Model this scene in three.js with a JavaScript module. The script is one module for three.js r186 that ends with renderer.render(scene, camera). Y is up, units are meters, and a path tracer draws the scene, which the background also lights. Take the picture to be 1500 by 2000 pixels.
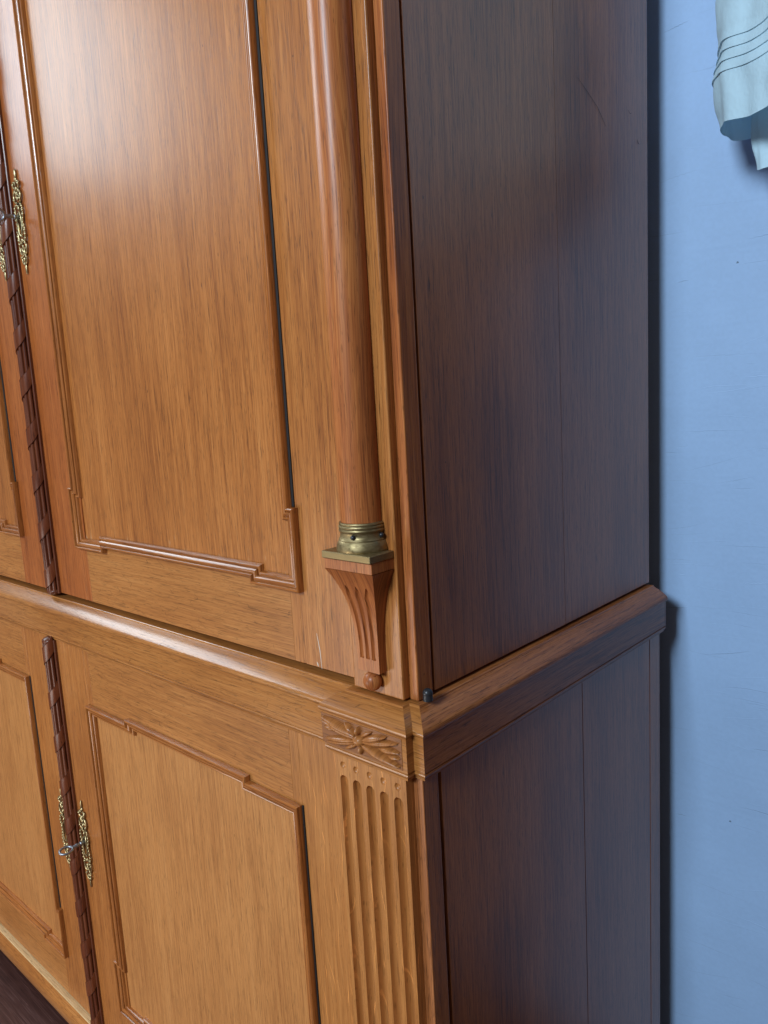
import * as THREE from 'three';
import { RoundedBoxGeometry } from 'three/addons/geometries/RoundedBoxGeometry.js';
import { mergeGeometries, toCreasedNormals as creased } from 'three/addons/utils/BufferGeometryUtils.js';
import { RectAreaLightUniformsLib } from 'three/addons/lights/RectAreaLightUniformsLib.js';

// ---------------------------------------------------------------- camera, light, exposure
const scene = new THREE.Scene();
const camera = new THREE.PerspectiveCamera(66.157, 768 / 1024, 0.05, 60);
camera.position.set(0.53142, 0.33494, 0.60729);
camera.rotation.set(-8.98154 * Math.PI / 180, 43.00785 * Math.PI / 180, -3.27856 * Math.PI / 180, 'YXZ');
scene.background = new THREE.Color().setRGB(0.125, 0.115, 0.12);
const renderer = new THREE.WebGLRenderer({ antialias: true });
renderer.setSize(768, 1024);
renderer.toneMapping = THREE.LinearToneMapping;
renderer.toneMappingExposure = 1.0;
renderer.shadowMap.enabled = true;
RectAreaLightUniformsLib.init();
function areaLight(color, intensity, w, h, from, to) {
  const l = new THREE.RectAreaLight(color, intensity, w, h);
  l.position.set(...from); l.lookAt(...to); scene.add(l); return l;
}
// daylight from a window high on the left, an added low fill lamp to brighten the lower doors and a cool skylight overhead
areaLight(new THREE.Color().setRGB(0.80, 0.92, 1.0), 8.5, 1.9, 0.85, [-3.05, 1.78, 0.66], [-0.6, 0.7, 0.1]);
areaLight(new THREE.Color().setRGB(1.0, 0.94, 0.88), 6.0, 1.2, 0.8, [-1.25, -0.64, 1.85], [-0.55, -0.45, 0]);
areaLight(new THREE.Color().setRGB(0.70, 0.86, 1.0), 66, 1.0, 0.85, [0.32, 2.1, 3.7], [0.1, 0.1, -0.6]);

// ---------------------------------------------------------------- helpers
let seed = 7;
const rnd = () => { seed = (seed * 1664525 + 1013904223) >>> 0; return seed / 4294967296; };
const R = (a, b) => a + (b - a) * rnd();
const FLOOR = -0.99, XC = -0.855, ZB = -0.58, WALL = -0.65;
const used = {};
function numbered(n) { const k = used[n] = (used[n] ?? -1) + 1; return k ? n + '_' + String(k).padStart(3, '0') : n; }
function thing(name, pos, label, category, group) {
  const o = new THREE.Group(); o.name = numbered(name); o.position.set(...pos); scene.add(o);
  o.userData = { label, category }; if (group) o.userData.group = group;
  o.updateMatrixWorld(true); return o;
}
function sub(name, parent, pos) {                      // a part that has parts: pos in world axes
  const o = new THREE.Group(); o.name = name; const p = worldOf(parent);
  o.position.set(pos[0] - p.x, pos[1] - p.y, pos[2] - p.z); parent.add(o); o.updateMatrixWorld(true); return o;
}
const worldOf = o => { const v = new THREE.Vector3(); for (let q = o; q; q = q.parent) v.add(q.position); return v; };
function part(name, geo, mat, parent, label) {         // geometry given in world axes, its origin moved to its own base
  geo.computeBoundingBox(); const b = geo.boundingBox;
  const c = new THREE.Vector3((b.min.x + b.max.x) / 2, b.min.y, (b.min.z + b.max.z) / 2);
  geo.translate(-c.x, -c.y, -c.z);
  const m = new THREE.Mesh(geo, mat); m.name = name; m.castShadow = m.receiveShadow = true;
  const p = worldOf(parent); m.position.set(c.x - p.x, c.y - p.y, c.z - p.z); parent.add(m);
  if (label) m.userData.label = label; return m;
}
const toCreasedNormals = (g, a) => { g.scale(1000, 1000, 1000); const r = creased(g, a); r.scale(0.001, 0.001, 0.001); return r; }; // (vertices are told apart to a hundredth of a millimetre)
const flat = g => (g.index ? g.toNonIndexed() : g);
function clean(g) { g = flat(g); for (const k of Object.keys(g.attributes)) if (!['position', 'normal', 'uv'].includes(k)) g.deleteAttribute(k); if (!g.attributes.normal) g.computeVertexNormals(); if (!g.attributes.uv) g.setAttribute('uv', new THREE.BufferAttribute(new Float32Array(g.attributes.position.count * 2), 2)); return g; }
const merge = list => mergeGeometries(list.map(clean));
const TU = 0.4, TV = 0.8;                              // metres that a wood texture covers
function grain(g, axis = 'y', ou = rnd(), ov = rnd()) { // uv in metres, v along the grain
  g = clean(g); const P = g.attributes.position, N = g.attributes.normal, U = g.attributes.uv;
  const ax = 'xyz'.indexOf(axis);
  for (let t = 0; t < P.count; t += 3) {
    const n = [0, 0, 0]; for (let i = 0; i < 3; i++) { n[0] += N.getX(t + i); n[1] += N.getY(t + i); n[2] += N.getZ(t + i); }
    let d = 0; for (let k = 1; k < 3; k++) if (Math.abs(n[k]) > Math.abs(n[d])) d = k;
    const rest = [0, 1, 2].filter(k => k !== d); let v = rest.includes(ax) ? ax : rest[1], u = rest.find(k => k !== v);
    for (let i = 0; i < 3; i++) { const p = [P.getX(t + i), P.getY(t + i), P.getZ(t + i)]; U.setXY(t + i, p[u] / TU + ou, p[v] / TV + ov); }
  }
  return g;
}
function board(x0, x1, y0, y1, z0, z1, axis = 'y', r = 0.0012) {
  const w = x1 - x0, h = y1 - y0, d = z1 - z0;
  const g = new RoundedBoxGeometry(w, h, d, 2, Math.min(r, w / 3, h / 3, d / 3));
  g.translate((x0 + x1) / 2, (y0 + y1) / 2, (z0 + z1) / 2);
  return grain(g, axis);
}
function mirror(g) {                                   // about the cabinet's middle
  g = clean(g).clone(); const P = g.attributes.position, N = g.attributes.normal, U = g.attributes.uv;
  for (let i = 0; i < P.count; i++) { P.setX(i, 2 * XC - P.getX(i)); N.setX(i, -N.getX(i)); U.setX(i, U.getX(i) + 0.37); }
  for (let t = 0; t < P.count; t += 3) for (const A of [P, N, U]) { const s = A.itemSize, a = A.array; for (let k = 0; k < s; k++) { const q = a[(t + 1) * s + k]; a[(t + 1) * s + k] = a[(t + 2) * s + k]; a[(t + 2) * s + k] = q; } }
  return g;
}
// profile [o, h] swept along a polyline of 2D points with mitred corners; place(a, b, h) gives the point in space
function sweep(path, profile, closed, place, crease = 0.6, capped = false, only = null) {
  const n = path.length, pos = [], uv = [];
  const dir = (a, b) => { const x = b[0] - a[0], y = b[1] - a[1], l = Math.hypot(x, y); return [x / l, y / l, l]; };
  const segs = closed ? n : n - 1, mit = [];
  for (let i = 0; i < n; i++) {
    const d0 = i > 0 || closed ? dir(path[(i + n - 1) % n], path[i]) : null, d1 = i < n - 1 || closed ? dir(path[i], path[(i + 1) % n]) : null;
    const n0 = d0 && [d0[1], -d0[0]], n1 = d1 && [d1[1], -d1[0]];
    if (!n0) mit.push(n1); else if (!n1) mit.push(n0); else { const k = 1 + n0[0] * n1[0] + n0[1] * n1[1]; mit.push([(n0[0] + n1[0]) / k, (n0[1] + n1[1]) / k]); }
  }
  let L = R(0, 3);
  for (let s = 0; s < segs; s++) {
    if (only && !only(s)) continue;
    const A = path[s], B = path[(s + 1) % n], mA = mit[s], mB = mit[(s + 1) % n], d = dir(A, B); let w = 0; const off = R(0, 1);
    const steps = Math.max(1, Math.round(d[2] / 0.12));
    for (let j = 0; j < profile.length - 1; j++) {
      const p = profile[j], q = profile[j + 1], w2 = w + Math.hypot(q[0] - p[0], q[1] - p[1]);
      const P = (X, m, f) => [X[0] + m[0] * f[0], X[1] + m[1] * f[0], f[1]];
      const a = P(A, mA, p), b = P(B, mB, p), c = P(B, mB, q), e = P(A, mA, q);
      for (let k = 0; k < steps; k++) {
        const lerp = (x, y, t) => x.map((v, i) => v + (y[i] - v) * t), t0 = k / steps, t1 = (k + 1) / steps;
        const a0 = lerp(a, b, t0), b0 = lerp(a, b, t1), c0 = lerp(e, c, t1), e0 = lerp(e, c, t0);
        for (const x of [a0, b0, c0, a0, c0, e0]) pos.push(...place(...x));
        const v0 = (L + d[2] * t0) / TV, v1 = (L + d[2] * t1) / TV, u0 = w / TU + off, u1 = w2 / TU + off;
        uv.push(u0, v0, u0, v1, u1, v1, u0, v0, u1, v1, u1, v0);
      }
      w = w2;
    }
    L += d[2] + R(0.1, 0.5);
  }
  if (capped) for (const [i, m] of [[0, mit[0]], [n - 1, mit[n - 1]]]) {
    if (only && !only(i ? n - 2 : 0)) continue;
    const pts = profile.map(f => new THREE.Vector2(f[0], f[1])), tri = THREE.ShapeUtils.triangulateShape(pts, []);
    for (const t of tri) for (const k of t) { const f = profile[k]; pos.push(...place(path[i][0] + m[0] * f[0], path[i][1] + m[1] * f[0], f[1])); uv.push(f[0] / TU, f[1] / TV); }
  }
  let g = new THREE.BufferGeometry();
  g.setAttribute('position', new THREE.Float32BufferAttribute(pos, 3)); g.setAttribute('uv', new THREE.Float32BufferAttribute(uv, 2));
  return toCreasedNormals(g, crease);
}
// a grid of points f(i, j) -> [x, y, z]
function gridGeo(nu, nv, f, uvf, crease = 0.7) {
  const pos = [], uv = [], P = [];
  for (let i = 0; i <= nu; i++) { P.push([]); for (let j = 0; j <= nv; j++) P[i].push(f(i / nu, j / nv, i, j)); }
  for (let i = 0; i < nu; i++) for (let j = 0; j < nv; j++) for (const [a, b] of [[0, 0], [1, 0], [1, 1], [0, 0], [1, 1], [0, 1]]) {
    const p = P[i + a][j + b]; pos.push(...p); uv.push(...(uvf ? uvf(p, (i + a) / nu, (j + b) / nv) : [p[0] / TU, p[1] / TV]));
  }
  const g = new THREE.BufferGeometry();
  g.setAttribute('position', new THREE.Float32BufferAttribute(pos, 3)); g.setAttribute('uv', new THREE.Float32BufferAttribute(uv, 2));
  return crease === null ? (g.computeVertexNormals(), g) : toCreasedNormals(g, crease);
}
const tube = (pts, r, closed = false, seg = 24, rad = 6) => clean(new THREE.TubeGeometry(new THREE.CatmullRomCurve3(pts.map(p => new THREE.Vector3(...p)), closed), seg, r, rad, closed));
const lathe = (pts, seg = 40, crease = 0.55) => toCreasedNormals(flat(new THREE.LatheGeometry(pts.map(p => new THREE.Vector2(...p)), seg)), crease);
const ball = (x, y, z, r, sx = 1, sy = 1, sz = 1, a = 16, b = 12) => { const g = new THREE.SphereGeometry(r, a, b); g.scale(sx, sy, sz); g.translate(x, y, z); return clean(g); };

// ---------------------------------------------------------------- textures
function noiseGrid(nx, ny) { const a = new Float32Array(nx * ny); for (let i = 0; i < a.length; i++) a[i] = rnd() * 2 - 1; return { nx, ny, a }; }
function sample(G, u, v) {
  const x = u * G.nx, y = v * G.ny; let i = Math.floor(x), j = Math.floor(y); let fx = x - i, fy = y - j; fx = fx * fx * (3 - 2 * fx); fy = fy * fy * (3 - 2 * fy);
  i = ((i % G.nx) + G.nx) % G.nx; j = ((j % G.ny) + G.ny) % G.ny; const i2 = (i + 1) % G.nx, j2 = (j + 1) % G.ny;
  const a = G.a[j * G.nx + i], b = G.a[j * G.nx + i2], c = G.a[j2 * G.nx + i], d = G.a[j2 * G.nx + i2];
  return a + (b - a) * fx + (c - a) * fy + (a - b - c + d) * fx * fy;
}
function texture(w, h, data, srgb) {
  const t = new THREE.DataTexture(data, w, h, THREE.RGBAFormat); t.wrapS = t.wrapT = THREE.RepeatWrapping; t.magFilter = THREE.LinearFilter; t.minFilter = THREE.LinearMipmapLinearFilter; t.generateMipmaps = true;
  if (srgb) t.colorSpace = THREE.SRGBColorSpace; t.needsUpdate = true; return t;
}
const toS = c => 255 * (c <= 0.0031308 ? 12.92 * c : 1.055 * Math.pow(Math.max(c, 0), 1 / 2.4) - 0.055);
// straight-grained oak: colour and relief; base, dark: linear colours
function oak({ w = 1024, h = 1024, base, dark, pale, coarse = 0.3, pores = 5200, poreDark = 0.4, flecks = 0, fleckTone = 1.25, worms = 0, blotch = 0.2, wave = 0.004 }) {
  const N = [noiseGrid(9, 1), noiseGrid(26, 3), noiseGrid(110, 6), noiseGrid(330, 10), noiseGrid(500, 24), noiseGrid(4, 5), noiseGrid(6, 6)];
  const tone = new Float32Array(w * h), hgt = new Float32Array(w * h), mark = new Float32Array(w * h);
  for (let y = 0; y < h; y++) for (let x = 0; x < w; x++) {
    const v = y / h, u = x / w + wave * sample(N[6], x / w, v);
    const s = 0.4 * sample(N[0], u, v) + 0.5 * sample(N[1], u, v) + 0.55 * sample(N[2], u, v) + 1.05 * sample(N[3], u, v) + 1.1 * sample(N[4], u, v);
    tone[y * w + x] = coarse * s + blotch * sample(N[5], x / w, v); hgt[y * w + x] = 0.12 * sample(N[3], u, v) + 0.1 * sample(N[4], u, v);
  }
  for (let k = 0; k < pores; k++) {                    // open pores: short dark slots along the grain
    const x0 = Math.floor(rnd() * w), y0 = Math.floor(rnd() * h), len = 5 + Math.floor(Math.pow(rnd(), 2) * 46), a = R(0.3, 1), slope = R(-0.04, 0.04), wide = rnd() < 0.4;
    for (let i = 0; i < len; i++) { const y = (y0 + i) % h, x = (x0 + Math.round(i * slope) + w) % w, e = Math.sin(Math.PI * (i + 1) / (len + 1)); mark[y * w + x] -= a * e; hgt[y * w + x] -= a * e * 0.8; if (wide) { const xx = (x + 1) % w; mark[y * w + xx] -= a * e * 0.7; hgt[y * w + xx] -= a * e * 0.6; } }
  }
  for (let k = 0; k < flecks; k++) {                   // medullary rays: wavering short strokes
    const x0 = rnd() * w, y0 = rnd() * h, len = R(14, 95), amp = R(2, 7), fr = R(0.03, 0.09), ph = R(0, 6), tilt = R(-0.35, 0.05), a = R(0.3, 1), wd = rnd() < 0.5 ? 3 : 2;
    for (let i = 0; i < len; i++) for (let b = 0; b < wd; b++) { const y = Math.floor(y0 + i) % h, x = ((Math.floor(x0 + tilt * i + amp * Math.sin(ph + fr * i) + b) % w) + w) % w; mark[y * w + x] += (fleckTone - 1) * a * Math.sin(Math.PI * i / len) * 2; }
  }
  for (let k = 0; k < 9; k++) {                        // specks, pin knots
    const x0 = Math.floor(rnd() * w), y0 = Math.floor(rnd() * h), rx = R(1, 2.4), ry = R(1, 3.2);
    for (let y = -4; y <= 4; y++) for (let x = -3; x <= 3; x++) if ((x / rx) ** 2 + (y / ry) ** 2 < 1) mark[((y0 + y + h) % h) * w + (x0 + x + w) % w] -= 1.1;
  }
  for (let k = 0; k < worms; k++) {                    // ray figure across a rail: little dark tildes across the grain
    const x0 = rnd() * w, y0 = rnd() * h, len = R(26, 80), dx = R(0.5, 1), dy = R(-1.4, 1.4), amp = R(3, 8), a = R(0.25, 0.8), ph = R(0, 6);
    for (let i = 0; i < len; i += 0.5) { const x = ((Math.floor(x0 + dx * i) % w) + w) % w, y = ((Math.floor(y0 + dy * i + amp * Math.sin(ph + i * 0.16)) % h) + h) % h; for (let b = 0; b < 3; b++) mark[y * w + (x + b) % w] -= a * 0.30 * Math.sin(Math.PI * i / len); }
  }
  const col = new Uint8Array(w * h * 4), bmp = new Uint8Array(w * h * 4);
  for (let i = 0; i < w * h; i++) {
    const t = tone[i], m = Math.max(-1.2, mark[i]); for (let c = 0; c < 3; c++) {
      let x = t > 0 ? base[c] + (pale[c] - base[c]) * Math.min(1.3, t) : base[c] + (dark[c] - base[c]) * Math.min(1.3, -t);
      x *= m < 0 ? 1 + m * poreDark : 1 + m; col[i * 4 + c] = Math.min(255, toS(x));
    }
    col[i * 4 + 3] = 255; const b = Math.max(0, Math.min(255, 170 + 110 * hgt[i])); bmp[i * 4] = bmp[i * 4 + 1] = bmp[i * 4 + 2] = b; bmp[i * 4 + 3] = 255;
  }
  return { map: texture(w, h, col, true), bumpMap: texture(w, h, bmp, false) };
}
const tPanel = oak({ base: [0.395, 0.134, 0.029], dark: [0.22, 0.062, 0.013], pale: [0.53, 0.205, 0.054], pores: 12000, coarse: 0.36, poreDark: 0.55 });
const tPanelPale = oak({ base: [0.490, 0.205, 0.060], dark: [0.30, 0.105, 0.028], pale: [0.60, 0.275, 0.092], pores: 11000, coarse: 0.30, poreDark: 0.45 });
const tStile = oak({ base: [0.400, 0.140, 0.032], dark: [0.22, 0.064, 0.015], pale: [0.52, 0.210, 0.057], pores: 9500, coarse: 0.36, poreDark: 0.55, flecks: 60, fleckTone: 1.2, blotch: 0.3 });
const tRail = oak({ base: [0.400, 0.150, 0.036], dark: [0.24, 0.077, 0.019], pale: [0.52, 0.220, 0.062], pores: 10000, coarse: 0.32, poreDark: 0.55, worms: 230, blotch: 0.34 });
const tRay = oak({ base: [0.410, 0.155, 0.038], dark: [0.25, 0.081, 0.020], pale: [0.54, 0.230, 0.066], pores: 8000, coarse: 0.26, flecks: 420, fleckTone: 1.4, blotch: 0.3 });
const tRed = oak({ base: [0.37, 0.108, 0.027], dark: [0.175, 0.042, 0.012], pale: [0.52, 0.185, 0.05], pores: 9000, coarse: 0.40, poreDark: 0.5, blotch: 0.4, wave: 0.012 });
const tSide = oak({ base: [0.350, 0.112, 0.031], dark: [0.17, 0.046, 0.014], pale: [0.46, 0.165, 0.052], pores: 15000, coarse: 0.38, poreDark: 0.6, blotch: 0.45 });
// whitish dust and dull polish caught in the grain along the foot of the upper panel
function dusty(t) {
  const w = t.map.image.width, h = t.map.image.height, src = t.map.image.data, W = w * 2, H = h * 2, d = new Uint8Array(W * H * 4), nS = noiseGrid(320, 40), nL = noiseGrid(14, 10), nM = noiseGrid(60, 200);
  for (let y = 0; y < H; y++) for (let x = 0; x < W; x++) {
    const i = (y * W + x) * 4, k = ((y % h) * w + (x % w)) * 4, u = x / W, v = y / H, yy = v * 2 * TV; // metres above the panel's foot
    let m = Math.max(0, sample(nS, u, v) * 0.7 + sample(nL, u, v) * 0.5 + sample(nM, u, v) * 0.35 - 0.12 - yy / 0.055); m = Math.min(0.55, m * 0.8);
    for (let c = 0; c < 3; c++) d[i + c] = src[k + c] + (([205, 188, 172])[c] - src[k + c]) * m; d[i + 3] = 255;
  }
  const tex = texture(W, H, d, true); tex.repeat.set(0.5, 0.5); return { map: tex, bumpMap: t.bumpMap };
}
function wood(t, o = {}) { return new THREE.MeshPhysicalMaterial({ map: t.map, bumpMap: t.bumpMap, bumpScale: 0.00035, roughness: 0.44, clearcoat: 0.4, clearcoatRoughness: 0.24, specularIntensity: 0.4, ...o }); }
const M = {
  stile: wood(tStile), rail: wood(tRail), ray: wood(tRay), red: wood(tRed, { roughness: 0.46, clearcoat: 0.3, clearcoatRoughness: 0.28 }),
  mould: wood(tStile, { color: new THREE.Color(0.92, 0.86, 0.84), roughness: 0.28, clearcoat: 0.65, clearcoatRoughness: 0.15 }), belt: wood(tRail, { roughness: 0.3, clearcoat: 0.6, clearcoatRoughness: 0.18 }),
  side: wood(tSide, { roughness: 0.5, specularIntensity: 0.35, clearcoat: 1.0, clearcoatRoughness: 0.36 }), strip: wood(tRed, { color: new THREE.Color(0.32, 0.26, 0.36), roughness: 0.38 }), ribbon: wood(tRed, { color: new THREE.Color(0.37, 0.30, 0.38), roughness: 0.36 }),
  beltSide: wood(tSide, { roughness: 0.45 }),
  chest: wood(tRed, { color: new THREE.Color(0.3, 0.25, 0.25) }),
  nearBlack: new THREE.MeshPhysicalMaterial({ color: new THREE.Color().setRGB(0.014, 0.011, 0.011), roughness: 0.7 }),
  ground: wood(tRail, { color: new THREE.Color(0.62, 0.55, 0.55), roughness: 0.55 }),
  carved: wood(tPanelPale, { color: new THREE.Color(0.80, 0.70, 0.62), roughness: 0.36, clearcoat: 0.5 }), core: new THREE.MeshStandardMaterial({ color: new THREE.Color().setRGB(0.03, 0.02, 0.016), roughness: 0.9 }),
};
function speckle(w, h, f) { const d = new Uint8Array(w * h * 4); for (let y = 0; y < h; y++) for (let x = 0; x < w; x++) { const c = f(x / w, y / h, x, y); const i = (y * w + x) * 4; d[i] = c[0]; d[i + 1] = c[1]; d[i + 2] = c[2]; d[i + 3] = 255; } return d; }
const nA = noiseGrid(24, 24), nB = noiseGrid(90, 90), nC = noiseGrid(7, 7), nD = noiseGrid(12, 150), nE = noiseGrid(230, 230);
const brassRough = texture(256, 256, speckle(256, 256, (u, v) => { const k = 150 + 40 * sample(nA, u, v) + 30 * sample(nB, u, v); return [k, k, k]; }), false);
const brassMap = texture(256, 256, speckle(256, 256, (u, v) => { const t = 0.5 + 0.35 * sample(nA, u, v) + 0.25 * sample(nB, u, v); return [toS(0.36 + 0.18 * t), toS(0.275 + 0.14 * t), toS(0.13 + 0.09 * t)]; }), true);
M.brass = new THREE.MeshPhysicalMaterial({ map: brassMap, roughnessMap: brassRough, roughness: 0.85, metalness: 0.92, color: new THREE.Color(0.66, 0.65, 0.62) });
M.ormolu = new THREE.MeshPhysicalMaterial({ color: new THREE.Color().setRGB(0.45, 0.36, 0.19), roughness: 0.33, metalness: 0.95 });
M.steel = new THREE.MeshPhysicalMaterial({ color: new THREE.Color().setRGB(0.33, 0.36, 0.40), roughness: 0.4, metalness: 0.95 });
M.iron = new THREE.MeshPhysicalMaterial({ color: new THREE.Color().setRGB(0.03, 0.03, 0.033), roughness: 0.35, metalness: 0.3 });
M.scratch = new THREE.MeshStandardMaterial({ color: new THREE.Color().setRGB(0.62, 0.55, 0.46), roughness: 0.8 });
M.scuff = new THREE.MeshStandardMaterial({ color: new THREE.Color().setRGB(0.03, 0.022, 0.03), roughness: 0.7 });

// ---------------------------------------------------------------- room: wall and floor
function struct(name, geo, mat) { const m = new THREE.Mesh(geo, mat); m.name = name; m.userData = { kind: 'structure' }; m.castShadow = m.receiveShadow = true; scene.add(m); return m; }
{
  const S = 1024, hb = new Float32Array(S * S);
  for (let y = 0; y < S; y++) for (let x = 0; x < S; x++) hb[y * S + x] = 0.16 * sample(nD, x / S, y / S) + 0.10 * sample(nB, x / S, y / S) + 0.1 * sample(nE, x / S, y / S) + 0.2 * sample(nA, x / S, y / S);
  const crack = new Float32Array(S * S);
  for (let k = 0; k < 330; k++) {                      // brush drags and hairline cracks, mostly level
    let x = rnd() * S, y = rnd() * S; const len = R(12, 130), s = rnd() < 0.5 ? -1 : 1, a = R(0.4, 1.3) * (rnd() < 0.2 ? 1 : 0.4); let sl = R(-0.12, 0.3);
    for (let i = 0; i < len; i++) { x += 1; sl += R(-0.04, 0.04); y += sl * 0.6; const ix = ((Math.floor(x) % S) + S) % S, iy = ((Math.floor(y) % S) + S) % S, jy = (iy + 1) % S; const e = Math.sin(Math.PI * i / len); hb[iy * S + ix] += s * a * e; hb[jy * S + ix] -= s * 0.6 * a * e; if (s < 0) crack[iy * S + ix] = Math.max(crack[iy * S + ix], 0.25 * a * e); }
  }
  for (let k = 0; k < 6; k++) { const x = Math.floor(rnd() * S), y = Math.floor(rnd() * S); for (let i = 0; i < 4; i++) for (let j = 0; j < 3; j++) crack[((y + j) % S) * S + (x + i) % S] = rnd() < 0.7 ? 0.7 : 0; }
  const wm = texture(S, S, speckle(S, S, (u, v, x, y) => { const t = 1 + 0.035 * sample(nC, u, v) + 0.02 * sample(nA, u, v) + 0.02 * sample(nE, u, v), c = 1 - crack[y * S + x]; return [toS(0.365 * t * c), toS(0.53 * t * c), toS(0.79 * t * c)]; }), true);
  const wb = texture(S, S, speckle(S, S, (u, v, x, y) => { const k = Math.max(0, Math.min(255, 128 + 52 * hb[y * S + x])); return [k, k, k]; }), false);
  const g = clean(new THREE.BoxGeometry(7, 3.4, 0.12)); g.translate(-0.4, FLOOR + 1.7, WALL - 0.06);
  for (let i = 0; i < g.attributes.uv.count; i++) g.attributes.uv.setXY(i, g.attributes.position.getX(i) / 0.9, g.attributes.position.getY(i) / 0.9);
  struct('wall', g, new THREE.MeshPhysicalMaterial({ map: wm, bumpMap: wb, bumpScale: 0.0015, roughness: 0.55 }));
  const tFloor = oak({ base: [0.09, 0.036, 0.028], dark: [0.045, 0.018, 0.015], pale: [0.17, 0.085, 0.075], pores: 5000, coarse: 0.4, blotch: 0.5, flecks: 40, fleckTone: 1.6 });
  const f = grain(new THREE.BoxGeometry(7, 0.08, 5), 'x'); f.translate(-0.4, FLOOR - 0.04, WALL + 2.5);
  struct('floor', f, wood(tFloor, { roughness: 0.42, clearcoat: 0.2 }));
}

// ---------------------------------------------------------------- the cabinet
const cab = thing('oak_cabinet', [XC, FLOOR, ZB / 2], 'large two-tier carved oak cabinet with brass-mounted column, standing against the blue wall', 'cabinet');
const TOP = 1.2, LX = 2 * XC;                          // LX: left end
const Z1 = 0.0205, X1 = 0.0173;                        // lower tier stands proud of the upper
part('carcass', merge([
  board(LX + 0.012, -0.012, 0.002, TOP - 0.01, ZB + 0.006, -0.022), board(LX - 0.004, 0.006, FLOOR + 0.06, -0.01, ZB + 0.006, -0.004)]), M.core, cab);
part('back_panel', board(LX + 0.02, -0.0185, FLOOR + 0.08, TOP - 0.005, ZB + 0.0005, ZB + 0.0055), M.rail, cab);
part('top_board', board(LX - 0.02, 0.02, TOP, TOP + 0.03, ZB, 0.03, 'x'), M.rail, cab);
// ---- doors
const xi0 = -0.7355, xi1 = -0.1845;                    // outer edge of the panel moulding
const profU = [[0, 0.0002], [0, 0.0074], [0.0006, 0.0090], [0.0018, 0.0099], [0.0032, 0.0095], [0.0041, 0.0082], [0.0044, 0.0058], [0.0056, 0.0056], [0.0060, 0.0074], [0.0078, 0.0076], [0.0098, 0.0066], [0.0110, 0.0050], [0.0113, 0.0026], [0.0128, 0.0024], [0.0132, 0.0040], [0.0146, 0.0044], [0.0160, 0.0036], [0.0170, 0.0018], [0.0174, -0.0032]];
function moulding(path, z) { return sweep(path, profU.map(p => [-p[0], p[1]]), true, (x, y, h) => [x, y, z + h], 0.5); }
const ED = 0.010, EH = 0.0085;                         // how far the ears stand out
function door(tier, right) {
  const U = tier === 'upper', z = U ? 0 : Z1, T = 0.02;
  const y0 = U ? 0.0042 : -0.872, y1 = U ? TOP - 0.02 : -0.071;
  const xa = XC + 0.001, xb = -0.0895, ja = -0.7227, jb = -0.2007, rb = U ? 0.094 : -0.772, rt = U ? TOP - 0.12 : -0.165;
  const g = sub(U ? 'upper_door' : 'lower_door', cab, [right ? (xa + xb) / 2 : 2 * XC - (xa + xb) / 2, y0, z]);
  const put = (n, geo, m, label) => part(n, right ? geo : mirror(geo), m, g, label);
  const yEar = U ? 0.2 : -0.668, gap = U ? 0.0044 : 0.0030, yt = U ? TOP - 0.12 : -0.1755;         // the stiles have a narrow gap beside the moulding, above its ears
  const slotted = (a, b, x, s) => merge([board(a, s > 0 ? x : x - gap, y0, y1, z - T, z, 'y', 0.0006), board(s > 0 ? x + gap : x, b, y0, y1, z - T, z, 'y', 0.0006), board(s > 0 ? x : x - gap, s > 0 ? x + gap : x, y0 + 0.0005, yEar, z - T, z - 0.0003, 'y', 0.0001), board(s > 0 ? x : x - gap, s > 0 ? x + gap : x, yt, y1 - 0.0005, z - T, z - 0.0003, 'y', 0.0001), board(s > 0 ? x : x - gap, s > 0 ? x + gap : x, yEar, yt, z - T, z - 0.011, 'y', 0.0001)].map((q, i) => q));
  put('stile', slotted(xa, ja, xi0, -1), U ? M.red2 : M.stile);
  put('stile', slotted(jb, xb, xi1, 1), U ? M.stile : M.ray);
  for (const x of [xi0 - gap + 0.0004, xi1 + 0.0002]) put('fillet', board(x, x + gap - 0.0006, yEar + 0.0005, yt - 0.0005, z - 0.0112, z + 0.0012, 'y', 0.0006), M.nearBlack);  // near-black strip set in to darken the gap beside the moulding
  put('rail', board(ja + 0.0002, jb - 0.0002, y0, rb + 0.012, z - T, z - 0.0001, 'x', 0.0004), M.rail);
  put('rail', board(ja + 0.0002, jb - 0.0002, rt - 0.012, y1, z - T, z - 0.0001, 'x', 0.0004), M.rail);
  { const pb = board(ja - 0.004, jb + 0.004, rb + 0.006, rt - 0.006, z - 0.013, z - 0.0022, 'y', 0.0004); put('panel', U ? grain(pb, 'y', 0.13, -(rb + 0.012) / TV) : pb, U ? M.panelDusty : M.panelPale); }
  const ex = 0.094, yb = U ? 0.0965 : -0.7745;
  // outer edge, walked clockwise so that the profile grows inwards
  const m0 = -0.604, m1 = -0.289;
  const bottom = [[xi1, yEar], [xi1 + ED, yEar], [xi1 + ED, yb], [xi1 + ED - ex, yb], [xi1 + ED - ex, yb + EH], [xi0 - ED + ex, yb + EH], [xi0 - ED + ex, yb], [xi0 - ED, yb], [xi0 - ED, yEar], [xi0, yEar]];
  const top = [[xi0, yt], [m0, yt], [m0, yt + EH], [m1, yt + EH], [m1, yt], [xi1, yt]];
  put('panel_moulding', moulding([...bottom, ...top].reverse(), z), M.mould);
  return { g, put, z };
}
M.panelDusty = wood(dusty(tPanel)); M.panelPale = wood(tPanelPale);
M.ledge = wood(tPanelPale, { color: new THREE.Color(1.4, 2.2, 3.6), roughness: 0.5 });  // pale wood, tinted brighter still: the sheen of the plinth top is in the colour
M.red2 = wood(tStile, { color: new THREE.Color(0.9, 0.72, 0.66) });
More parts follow.
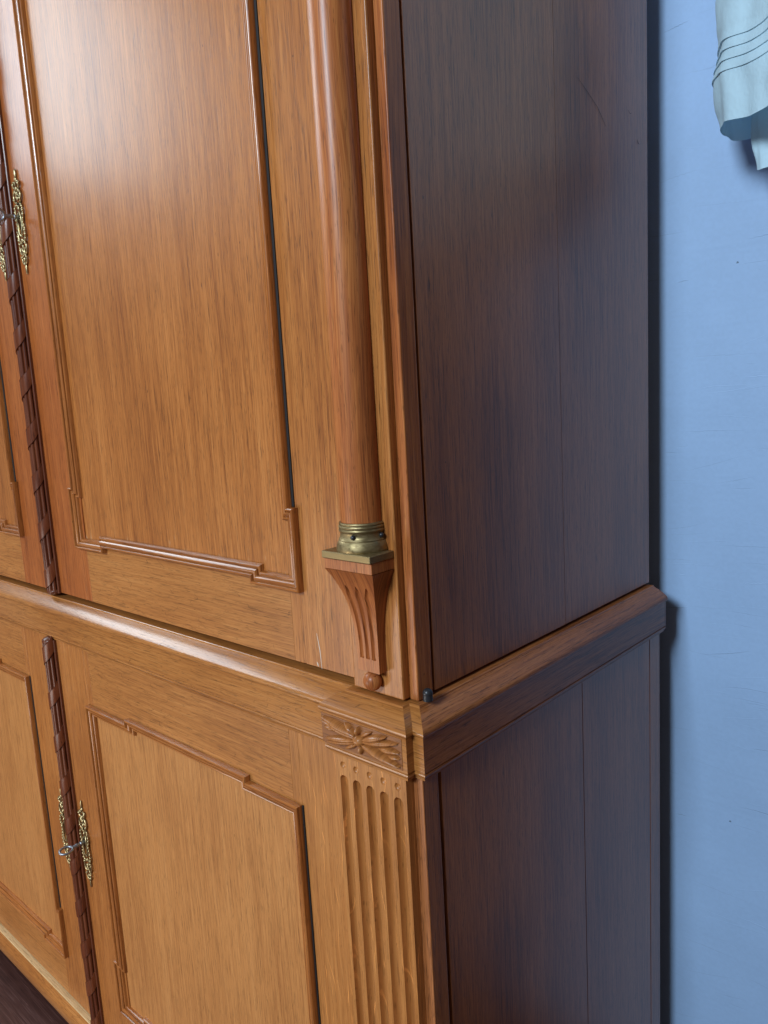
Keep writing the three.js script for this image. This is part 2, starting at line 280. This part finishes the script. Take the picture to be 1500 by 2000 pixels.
const doorUR = door('upper', true), doorUL = door('upper', false), doorLR = door('lower', true), doorLL = door('lower', false);
// ---- pierced brass escutcheons, one mesh each: scrolls, rope edging, beads, keyhole ring, finials
function escutcheon(cx, cy, z, k) {
  const L = [], T = (pts, r, c = false, s = 20) => L.push(tube(pts.map(p => [cx + p[0], cy + p[1], z + p[2]]), r, c, s, 6));
  const B = (x, y, r, sy = 1, h = 0.002) => L.push(ball(cx + x, cy + y, z + h, r, 1, sy, 0.8, 10, 8));
  const H = k / 2;
  for (const s of [-1, 1]) {
    T([[0, H * 0.30, 0.002], [s * 0.010, H * 0.33, 0.003], [s * 0.013, H * 0.18, 0.003], [s * 0.0105, 0, 0.003], [s * 0.013, -H * 0.2, 0.003], [s * 0.009, -H * 0.36, 0.003], [0, -H * 0.33, 0.002]], 0.0018, false, 40);
    for (let i = 0; i < 9; i++) { const t = i / 8, y = H * (0.28 - 0.6 * t); B(s * (0.0125 + 0.0016 * Math.sin(t * 9)), y, 0.0021, 1.3, 0.004); }
    T([[s * 0.003, H * 0.36, 0.002], [s * 0.010, H * 0.40, 0.003], [s * 0.0125, H * 0.52, 0.003], [s * 0.007, H * 0.60, 0.003], [s * 0.003, H * 0.53, 0.003], [s * 0.006, H * 0.47, 0.002]], 0.0019);
    T([[s * 0.002, H * 0.62, 0.002], [s * 0.009, H * 0.66, 0.003], [s * 0.010, H * 0.74, 0.003], [s * 0.005, H * 0.755, 0.003], [s * 0.0045, H * 0.70, 0.002]], 0.0019);
    T([[s * 0.003, -H * 0.38, 0.002], [s * 0.0115, -H * 0.42, 0.003], [s * 0.0105, -H * 0.56, 0.003], [s * 0.005, -H * 0.60, 0.003], [s * 0.003, -H * 0.52, 0.003], [s * 0.007, -H * 0.48, 0.002]], 0.0018);
    T([[s * 0.001, -H * 0.60, 0.002], [s * 0.008, -H * 0.66, 0.003], [s * 0.006, -H * 0.76, 0.003], [s * 0.001, -H * 0.80, 0.003]], 0.0016);
    B(s * 0.0105, H * 0.43, 0.0027, 1, 0.004); B(s * 0.0095, H * 0.71, 0.0027, 1, 0.004); B(s * 0.0105, -H * 0.40, 0.0026, 1, 0.004); B(s * 0.008, -H * 0.66, 0.0022, 1, 0.004);
  }
  T([[0, H * 0.20, 0.002], [0.006, H * 0.12, 0.004], [0.007, -H * 0.06, 0.004], [0.0045, -H * 0.22, 0.004], [0, -H * 0.27, 0.002], [-0.0045, -H * 0.22, 0.004], [-0.007, -H * 0.06, 0.004], [-0.006, H * 0.12, 0.004]], 0.0017, true, 40);
  for (const y of [0.26, 0.45, 0.54, 0.63, -0.34, -0.46, -0.56, -0.70]) B(0, H * y, 0.0028, 1.3, 0.003);
  B(0, H * 0.80, 0.0035, 1.2); L.push(ball(cx, cy + H * 0.90, z + 0.002, 0.0026, 1, 3.4, 0.9, 10, 10)); L.push(ball(cx, cy - H * 0.88, z + 0.002, 0.0022, 1, 4.2, 0.9, 10, 10)); B(0, -H * 0.78, 0.003, 1.1);
  const pl = new THREE.CylinderGeometry(0.008, 0.008, 0.0012, 24); pl.rotateX(Math.PI / 2); pl.scale(1, 2.2, 1); pl.translate(cx, cy + 0.002, z + 0.0008); L.push(clean(pl));
  return { plate: merge(L), hole: merge([(() => { const g = new THREE.CylinderGeometry(0.0028, 0.0028, 0.0006, 16); g.rotateX(Math.PI / 2); g.translate(cx, cy + 0.006, z + 0.0018); return clean(g); })(), (() => { const g = new THREE.BoxGeometry(0.0026, 0.016, 0.0006); g.translate(cx, cy - 0.003, z + 0.0018); return clean(g); })()]) };
}
for (const [d, x, y, k] of [[doorUR, -0.8125, 0.637, 0.168], [doorLR, -0.8145, -0.468, 0.176], [doorUL, 2 * XC + 0.8125, 0.637, 0.168], [doorLL, 2 * XC + 0.8145, -0.468, 0.176]]) {
  const e = escutcheon(x, y, d.z, k); part('escutcheon', e.plate, M.ormolu, d.g); part('keyhole', e.hole, M.iron, d.g);
}
// ---- carved centre strips: flat fillet, reeds, and ribbons wound round them
function astragal(y0, y1, z, firstRibbon, step, count) {
  const hw = 0.0178, prof = [];
  prof.push([-hw, -0.001], [-hw, 0.0042], [-hw + 0.0012, 0.0052], [-0.0142, 0.0052]);
  const reeds = 4, rr = 0.0036;
  for (let k = 0; k < reeds; k++) { const a = Math.PI * (1 - (k + 0.5) / reeds); const c = [Math.cos(a) * 0.0105, 0.0045 + Math.sin(a) * 0.0085]; for (let i = 0; i <= 6; i++) { const b = a + Math.PI * 0.5 * (1 - i / 3) * 0.95; prof.push([c[0] + rr * Math.cos(b), c[1] + rr * Math.sin(b)]); } }
  prof.push([0.0142, 0.0052], [hw - 0.0012, 0.0052], [hw, 0.0042], [hw, -0.001]);
  const body = sweep([[0, y0], [0, y1]], prof.map(p => [-p[0], p[1]]), false, (a, b, h) => [XC + a, b, z + h], 0.5);
  // rounded ends
  const ends = [y0, y1].map(y => { const g = new THREE.SphereGeometry(0.0152, 20, 10); g.scale(1, 0.5, 1); g.translate(XC, y + (y === y0 ? 0.003 : -0.003), z + 0.002); return clean(g); });
  const m = part('astragal', merge([body, ...ends]), M.strip, cab);
  for (let i = 0; i < count; i++) {
    const yt = firstRibbon - i * step + R(-0.003, 0.003), Hh = R(0.028, 0.032), drop = 0.043, th = 0.0011;
    const A = t => Math.PI * (0.02 + 0.96 * t);          // right to left
    const pt = (t, s, r) => { const a = A(t), q = 0.0143 + r; return [XC + q * Math.cos(a) * 1.02, yt - drop * t - 0.5 * drop * 0.15 * Math.sin(6 * t) - Hh * s, z + 0.0042 + q * Math.sin(a) * 0.92]; };
    const out = gridGeo(16, 4, (u, v) => pt(u, v, th - 0.0004 * Math.pow(2 * v - 1, 2)), null, null), e0 = gridGeo(16, 1, (u, v) => pt(u, 0, th * v - 0.003 * (1 - v)), null, null), e1 = gridGeo(16, 1, (u, v) => pt(u, 1, -0.003 * v + th * (1 - v)), null, null);
    const g = toCreasedNormals(merge([out, e0, e1]), 0.6); const rb = part('ribbon_wrap', g, M.ribbon, cab);
    const p = m.position; cab.remove(rb); rb.position.sub(p); m.add(rb);
  }
}
astragal(0.004, TOP - 0.03, 0, 0.995, 0.0842, 12);
astragal(-0.88, -0.078, Z1, -0.0715, 0.0838, 10);
// ---- upper corner: post, backing pilaster, column, bracket
const upPost = part('corner_post', board(-0.0122, 0, -0.002, TOP, -0.0255, 0, 'y', 0.0016), M.red, cab);
part('corner_post', mirror(board(-0.0122, 0, -0.002, TOP, -0.0255, 0, 'y', 0.0016)), M.red, cab);
const PX = -0.0512;
part('pilaster_board', board(-0.0885, -0.0128, -0.001, TOP, -0.015, 0.0095, 'y', 0.0018), M.stile, cab);
part('pilaster_board', mirror(board(-0.0885, -0.0128, -0.001, TOP, -0.015, 0.0095, 'y', 0.0018)), M.stile, cab);
const col = sub('column', cab, [PX, 0.157, 0.018]);
{
  const s = lathe([[0, 0.185], [0.0222, 0.185], [0.0226, 0.205], [0.0226, 0.5], [0.0220, 0.85], [0.0210, TOP], [0, TOP]], 64); s.translate(PX, 0, 0.018);
  for (let i = 0, P = s.attributes.position, U = s.attributes.uv; i < P.count; i++) { let a = Math.atan2(P.getX(i) - PX, P.getZ(i) - 0.018); U.setXY(i, a * 0.0225 / TU + 0.31, P.getY(i) / TV); }
  for (let t = 0, U = s.attributes.uv; t < U.count; t += 3) { const a = [0, 1, 2].map(i => U.getX(t + i)), m = Math.max(...a); for (let i = 0; i < 3; i++) if (m - a[i] > 0.15) U.setX(t + i, a[i] + 2 * Math.PI * 0.0225 / TU); }
  part('shaft', s, M.red, col);
  const y = 0.1656, prof = [[0.0, y], [0.0286, y], [0.0290, y + 0.0012], [0.0288, y + 0.0035], [0.0280, y + 0.0075], [0.0266, y + 0.0105], [0.0258, y + 0.0115], [0.0262, y + 0.0122], [0.0258, y + 0.0130], [0.0249, y + 0.0140], [0.0243, y + 0.0162], [0.0241, y + 0.0195], [0.0246, y + 0.0206], [0.0252, y + 0.0212], [0.0256, y + 0.0225], [0.0252, y + 0.0240], [0.0244, y + 0.0244], [0.0252, y + 0.0249], [0.0256, y + 0.0262], [0.0251, y + 0.0276], [0.0243, y + 0.0280], [0.0249, y + 0.0285], [0.0251, y + 0.0295], [0.0246, y + 0.0306], [0.0230, y + 0.0310], [0.0221, y + 0.0305]];
  const b = lathe(prof, 72, 0.5); b.translate(PX, 0, 0.018); part('brass_collar', b, M.brass, col);
  part('brass_plate', clean((() => { const g = new RoundedBoxGeometry(0.0722, 0.0081, 0.0370, 3, 0.0012); g.translate(PX, 0.16155, 0.0098 + 0.0185); return g; })()), M.brass, col);
  for (const a of [20, 96]) { const q = a * Math.PI / 180; part('stud', ball(PX + 0.0252 * Math.sin(q), y + 0.0168, 0.018 + 0.0252 * Math.cos(q), 0.0027), M.iron, col); }
}
{
  const y0 = 0.028, y1 = 0.1455, g = t => Math.pow(t, 3.2), hw = t => 0.0160 + 0.0197 * g(t), zf = t => 0.0215 + 0.0225 * g(t);
  const flute = (x, y, t) => { // three tapering hollows
    const s = x / hw(t); let best = 0; const yb = 0.0425, ytp = 0.127; if (y < yb || y > ytp) return 0;
    for (const c of [-0.56, 0, 0.56]) { const d = Math.abs(s - c) / 0.19, w = Math.min(1, (ytp - y) / 0.012); if (d < w) best = Math.max(best, 0.0033 * Math.sqrt(1 - (d / w) ** 2)); } return best;
  };
  const ys = []; for (let i = 0; i <= 64; i++) ys.push(y0 + (y1 - y0) * i / 64); ys.push(0.0424, 0.0427); ys.sort((a, b) => a - b);
  const ny = ys.length - 1, T = i => (ys[i] - y0) / (y1 - y0);
  const front = gridGeo(72, ny, (u, v, i, j) => { const t = T(j), x = (2 * u - 1) * hw(t); return [PX + x, ys[j], zf(t) - flute(x, ys[j], t)]; }, null, 0.5);
  const L = [front];
  for (const s of [-1, 1]) L.push(gridGeo(1, ny, (u, v, i, j) => { const t = T(j), q = s > 0 ? 1 - u : u; return [PX + s * hw(t), ys[j], 0.0094 + (zf(t) - 0.0094) * q]; }, p => [p[2] / TU, p[1] / TV], 0.5));
  L.push(gridGeo(1, 1, (u, v) => [PX + (2 * u - 1) * hw(0), y0, 0.0094 + (zf(0) - 0.0094) * v], null, 0.5));
  const block = board(PX - 0.0352, PX + 0.0352, 0.1455, 0.1574, 0.0094, 0.0441, 'y', 0.0008);
  const br = part('bracket', merge([...L, block]), M.red, cab);
  const bl = part('ball_drop', grain(ball(PX + 0.0005, 0.0162, 0.0172, 0.0108, 1, 1.02, 0.95, 24, 18), 'y'), M.red, cab);
  cab.remove(bl); bl.position.sub(br.position); br.add(bl);
}
// ---- side boards
function side(tier) {
  const U = tier === 'upper', X = U ? 0 : X1, y0 = U ? 0.001 : -0.915, y1 = U ? TOP : -0.07;
  const g = sub('side_panel', cab, [X, y0, ZB / 2]);
  const cuts = U ? [[-0.0295, -0.3140], [-0.3144, ZB]] : [[-0.0122, -0.3252], [-0.3266, -0.5425], [-0.5436, ZB]];
  cuts.forEach(([a, b], i) => part('side_board', board(X - 0.018, X - (U ? 0.0006 : 0.001) - (i === 1 ? 0.0003 : 0), y0, y1, b, a, 'y', 0.0007), M.side, g));
}
side('upper'); side('lower');
// ---- lower corner: post and fluted pilaster
part('corner_post', merge([board(0.004, X1, -0.915, -0.07, -0.006, Z1 - 0.0005, 'y', 0.0012)]), M.side, cab);
part('corner_post', mirror(board(0.004, X1, -0.915, -0.07, -0.006, Z1 - 0.0005, 'y', 0.0012)), M.side, cab);
{
  const x0 = -0.1034, x1 = 0.0042, z = 0.0322, zb = 0.0195, yT = -0.070, yB = -0.915, cs = [-0.0915, -0.0708, -0.0498, -0.0288, -0.0080];
  const rel = (x, y) => { let d = 0; for (const c of cs) { const a = Math.abs(x - c); const dd = Math.hypot(x - c, y + 0.0895) / 0.0043; if (dd < 1) d = Math.max(d, 0.0030 * Math.sqrt(1 - dd * dd)); if (a < 0.0066) { const h = y < -0.1085 ? a / 0.0064 : Math.hypot(x - c, y + 0.1085) / 0.0064; if (h < 1) d = Math.max(d, 0.0085 * Math.pow(1 - h * h, 0.4)); } } return d; };
  const ys = []; for (let y = yT; y > -0.12; y -= 0.0008) ys.push(y); for (let k = 0; k <= 8; k++) ys.push(-0.121 + (yB + 0.121) * k / 8); ys.reverse();
  const nx = 216, W = x1 - x0;
  const f = gridGeo(nx, ys.length - 1, (u, v, i, j) => { const x = x0 + W * u; return [x, ys[j], z - rel(x, ys[j])]; }, null, 0.45);
  const sL = gridGeo(1, 1, (u, v) => [x0, yB + (yT - yB) * v, zb + (z - zb) * u], p => [p[2] / TU, p[1] / TV]), sR = gridGeo(1, 1, (u, v) => [x1, yB + (yT - yB) * v, z - (z - zb) * u], p => [p[2] / TU + 0.2, p[1] / TV]);
  const geo = merge([f, sL, sR]); part('fluted_pilaster', geo, M.ray, cab); part('fluted_pilaster', mirror(geo.clone().translate(x0 + W / 2, yB, (z + zb) / 2 - 0)), M.ray, cab);
}
// ---- belt moulding between the tiers
const beltProf = [[-0.03, -0.003], [0.0062, -0.003], [0.0070, -0.0036], [0.0076, -0.0052], [0.0094, -0.0060], [0.0160, -0.0092], [0.0230, -0.0136], [0.0270, -0.0166], [0.0292, -0.0190], [0.0300, -0.0212], [0.0297, -0.0238], [0.0284, -0.0256], [0.0268, -0.0262], [0.0265, -0.0275], [0.0265, -0.0664], [0.0258, -0.0672], [0.0250, -0.0678], [0.0262, -0.0684], [0.0264, -0.0700], [0.0255, -0.0722], [0.0240, -0.0738], [0.0232, -0.0742], [0.0230, -0.0768], [0.0222, -0.0775], [-0.03, -0.0775]];
const BX0 = -0.0882, BX1 = -0.0142, BD = 0.011;
{
  const p = [[LX - 0.0, ZB], [LX, 0], [2 * XC - BX1, 0], [2 * XC - BX1, BD], [2 * XC - BX0, BD], [2 * XC - BX0, 0], [BX0, 0], [BX0, BD], [BX1, BD], [BX1, 0], [0, 0], [0, ZB]];
  // plan: a = x, b = z; walking left end -> front -> right end keeps the outside on the right-hand side
  const run = only => sweep(p.map(q => [q[0], -q[1]]), beltProf, false, (a, b, h) => [a, h, -b], 0.5, true, only);
  part('belt_moulding', run(k => k !== 0 && k !== p.length - 2), M.belt, cab);
  for (const k of [0, p.length - 2]) part('belt_return', run(q => q === k), M.beltSide, cab);
}
// ---- carved leaf rosette on the belt block
{
  const z = BD + 0.0266, c = [-0.0553, -0.0468], ros = sub('rosette', cab, [c[0], c[1], z]);
  const leaf = (a, b, w, h, lift = 0) => { // almond from a to b
    const dx = b[0] - a[0], dy = b[1] - a[1], l = Math.hypot(dx, dy), ux = dx / l, uy = dy / l, nx = -uy, ny = ux;
    const g = gridGeo(18, 10, (u, v) => { const s = 2 * v - 1, wid = w * Math.pow(Math.sin(Math.PI * Math.min(0.999, 0.04 + 0.95 * Math.pow(u, 0.85))), 0.75), k = Math.sqrt(Math.max(0, 1 - s * s)); return [a[0] + ux * l * u + nx * wid * s, a[1] + uy * l * u + ny * wid * s, z - 0.0006 + lift + h * k * (0.35 + 0.65 * Math.sin(Math.PI * (0.12 + 0.8 * u)))]; }, p => [p[0] / TU, p[1] / TV], 0.9);
    return g;
  };
  // base and tip in metres from the boss, half width, height
  const K = [[[-0.006, 0.004], [-0.0585, 0.0140], 0.0042, 0.0050], [[-0.007, 0.0012], [-0.0590, 0.0095], 0.0040, 0.0044], [[-0.006, -0.002], [-0.0540, -0.0105], 0.0038, 0.0045], [[-0.007, -0.005], [-0.0530, -0.0150], 0.0028, 0.0038],
    [[-0.034, 0.0035], [-0.0560, 0.0030], 0.0030, 0.0036], [[-0.006, 0.006], [-0.0205, 0.0160], 0.0030, 0.0040], [[-0.0015, 0.006], [-0.0012, 0.0160], 0.0030, 0.0042], [[0.004, 0.0065], [0.0200, 0.0150], 0.0024, 0.0034],
    [[0.007, 0.003], [0.0415, 0.0150], 0.0042, 0.0050], [[0.007, 0.0005], [0.0570, 0.0115], 0.0038, 0.0046], [[0.006, -0.003], [0.0590, -0.0135], 0.0040, 0.0052], [[0.006, -0.0055], [0.0560, -0.0150], 0.0034, 0.0042],
    [[0.030, 0.0005], [0.0585, 0.0015], 0.0036, 0.0040], [[0.044, -0.0045], [0.0590, -0.0050], 0.0028, 0.0034], [[0.001, -0.006], [0.0030, -0.0150], 0.0024, 0.0036], [[-0.004, -0.006], [-0.0230, -0.0150], 0.0026, 0.0034]];
  for (const [a, b, w, h] of K) part('leaf', leaf([c[0] + a[0], c[1] + a[1]], [c[0] + b[0], c[1] + b[1]], w * 1.14, h * 1.9), M.carved, ros);
  const boss = gridGeo(24, 12, (u, v) => { const a = u * 2 * Math.PI, r = (1 - v), lob = 1 + 0.07 * Math.cos(7 * a); return [c[0] + 0.0090 * r * lob * Math.cos(a), c[1] + 0.0070 * r * lob * Math.sin(a), z - 0.001 + 0.0098 * Math.sqrt(Math.max(0, 1 - r * r))]; }, null, 0.9);
  part('boss', boss, M.carved, ros);
  part('ground', board(c[0] - 0.0615, c[0] + 0.0615, c[1] - 0.0176, c[1] + 0.0178, z - 0.002, z + 0.0004, 'x', 0.0003), M.ground, ros);
}
// ---- plinth
{
  const pp = [[-0.03, -0.8765], [0.0310, -0.8765], [0.0320, -0.8790], [0.0345, -0.8840], [0.0375, -0.8900], [0.0390, -0.8960], [0.0395, -0.9040], [0.0390, -0.9140], [0.0370, -0.9200], [-0.03, -0.9200]];
  const p = [[LX, ZB], [LX, 0], [0, 0], [0, ZB]];
  part('plinth', sweep(p.map(q => [q[0], -q[1]]), pp, false, (a, b, h) => [a, h, -b], 0.5, true), M.belt, cab);
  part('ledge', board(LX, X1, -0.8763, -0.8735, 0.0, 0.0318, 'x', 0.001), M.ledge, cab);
  part('base', board(LX + 0.03, -0.03, FLOOR, -0.9195, ZB + 0.03, -0.04, 'x'), M.core, cab);
}
// ---- small things on the cabinet
part('nail', merge([ball(0.0095, 0.0085, -0.0046, 0.0056, 1, 1, 1, 20, 14), (() => { const g = new THREE.CylinderGeometry(0.0052, 0.0056, 0.008, 20); g.translate(0.0095, 0.0045, -0.0046); return clean(g); })()]), M.iron, cab, 'dark round nail head on the belt at the foot of the corner post');
function scar(pts, w, place, name, mat) { // a shallow scratch: narrow strip standing a hair proud
  const g = gridGeo(pts.length - 1, 1, (u, v, i, j) => { const p = pts[i]; const e = w * (0.3 + 0.7 * Math.sin(Math.PI * Math.min(0.95, u + 0.05))); return place(p[0] + (j ? e : -e), p[1]); }, null, null); part(name, g, mat, cab);
}
scar([[-0.1570, 0.0475], [-0.1553, 0.0385], [-0.1532, 0.026], [-0.1525, 0.014], [-0.1520, 0.0035]], 0.0006, (a, b) => [a, b, 0.0003], 'scratch', M.scratch);
scar([[-0.1600, 0.0110], [-0.1590, 0.0085], [-0.1582, 0.0055]], 0.0010, (a, b) => [a, b, 0.0003], 'scratch', M.scratch);
scar([[-0.545, 0.668], [-0.549, 0.663], [-0.556, 0.664]], 0.0012, (a, b) => [0.0003 - 0.0006, b, a], 'scratch', M.scuff);
scar([[-0.515, 0.703], [-0.522, 0.699], [-0.527, 0.701]], 0.0010, (a, b) => [0.0003 - 0.0006, b, a], 'scratch', M.scuff);
scar([[-0.372, 0.713], [-0.40, 0.700], [-0.425, 0.688], [-0.448, 0.668]], 0.0009, (a, b) => [0.0003 - 0.0006, b, a], 'scratch', M.scuff);

// ---------------------------------------------------------------- keys in the locks
function key(x, y, z, turn, label) {
  const t = thing('key', [x, y, z], label, 'key', 'keys in the cabinet doors');
  const L = 0.032, sh = lathe([[0.0001, 0], [0.0032, 0], [0.0032, 0.012], [0.0038, 0.013], [0.0038, 0.0155], [0.0030, 0.0165], [0.0030, 0.020], [0.0036, 0.021], [0.0036, 0.023], [0.0028, 0.025], [0.0024, L], [0.0001, L]], 20);
  sh.rotateX(Math.PI / 2); sh.translate(x, y, z - 0.004); part('shank', sh, M.steel, t);
  const pts = []; for (let i = 0; i < 20; i++) { const a = i / 20 * 2 * Math.PI, u = 0.0098 * Math.sin(a), w = L - 0.004 + 0.0105 - 0.0115 * Math.cos(a); pts.push([x + u * Math.cos(turn), y + u * Math.sin(turn), z + w]); }
  part('bow', tube(pts, 0.0021, true, 60, 10), M.steel, t);
}
key(-0.8125, 0.645, 0.001, 1.25, 'steel key in the brass lock of the upper door');
key(-0.8145, -0.461, Z1 + 0.001, -0.15, 'steel key in the brass lock of the lower door');

// ---------------------------------------------------------------- white garment hung on the wall
{
  const S = 512, cb = texture(S, S, speckle(S, S, (u, v, x, y) => { const k = 128 + 26 * sample(nA, u, v) + 22 * sample(nB, u, v) + 20 * sample(nC, u, v) + ((x + y) % 2) * 6; return [k, k, k]; }), false);
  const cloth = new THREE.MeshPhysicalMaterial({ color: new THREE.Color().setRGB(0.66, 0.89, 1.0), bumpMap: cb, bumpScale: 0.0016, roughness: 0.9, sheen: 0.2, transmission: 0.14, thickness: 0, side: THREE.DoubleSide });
  const g = thing('hanging_garment', [0.34, 0.58, -0.55], 'white pintucked cotton garment hanging on the blue wall, its hem flared', 'garment');
  const w1 = noiseGrid(14, 9), w2 = noiseGrid(34, 16);
  const layer = (cx, cz, rx, rz, rb, hem, top, taper, tucks, pw) => {
    const nu = 150, nv = 90, rad = (a, y) => { const t = (y - hem(a)) / (top - hem(a)); return (1 - taper * t) * (1 + 0.03 * sample(w1, a, t) + 0.022 * sample(w2, a, t) + 0.03 * Math.sin(a * 2 * Math.PI * 7 + 1.3) * (1 - 0.8 * t) + 0.012 * Math.sin(a * 2 * Math.PI * 17 + 4 * t) * (1 - t)); };
    const rows = []; for (let q = 0; q < 0.16; q += 0.0025) rows.push(q); for (const q of tucks) rows.push(q - 0.0002, q + 0.0001); for (let q = 0.16; q < top - 0.645; q += 0.02) rows.push(q); rows.sort((x, y) => x - y);
    return gridGeo(nu, tucks.length ? rows.length - 1 : nv, (u, v, i, j) => {
      const a = u % 1, h = hem(a), y = h + (tucks.length ? rows[j] : (top - h) * v); let r = rad(a, y);
      for (const q of tucks) { const d = y - h - q; if (d >= 0 && d < 0.0115) r += 0.015 * (1 - d / 0.0115); }
      const th = a * 2 * Math.PI, c = Math.cos(th), s = Math.sin(th), k = Math.pow(Math.pow(Math.abs(c), pw) + Math.pow(Math.abs(s), pw), -1 / pw);
      return [cx + rx * r * c * k, y, cz + (s > 0 ? rz : rb) * r * s * k];
    }, (p, u, v) => [u * 3, p[1] / 0.35], 0.9);
  };
  const tk = []; for (let i = 0; i < 4; i++) tk.push(0.062 + 0.0125 * i);
  part('front_layer', layer(0.274, -0.560, 0.170, 0.130, 0.066, a => 0.653 + 0.006 * Math.sin(a * 31) + 0.006 * Math.cos(a * 2 * Math.PI), 1.15, 0.02, tk, 1.3), cloth, g);
  part('back_layer', layer(0.344, -0.560, 0.190, 0.026, 0.020, a => 0.590 - 0.006 * Math.cos(a * 2 * Math.PI) + 0.004 * Math.sin(a * 25), 1.1, 0.1, [], 1.8), cloth, g);
}
// a dark cupboard beyond the right edge of the picture, mirrored in the varnished side of the cabinet
{
  const t = thing('wooden_cupboard', [0.80, FLOOR, -0.43], 'dark wooden cupboard standing against the blue wall right of the tall oak cabinet', 'cupboard');
  part('body', board(0.36, 1.25, FLOOR + 0.002, 0.52, -0.645, -0.26, 'y', 0.004), M.chest, t); part('top', board(0.345, 1.265, 0.521, 0.55, -0.647, -0.245, 'x', 0.006), M.chest, t);
}
renderer.render(scene, camera);
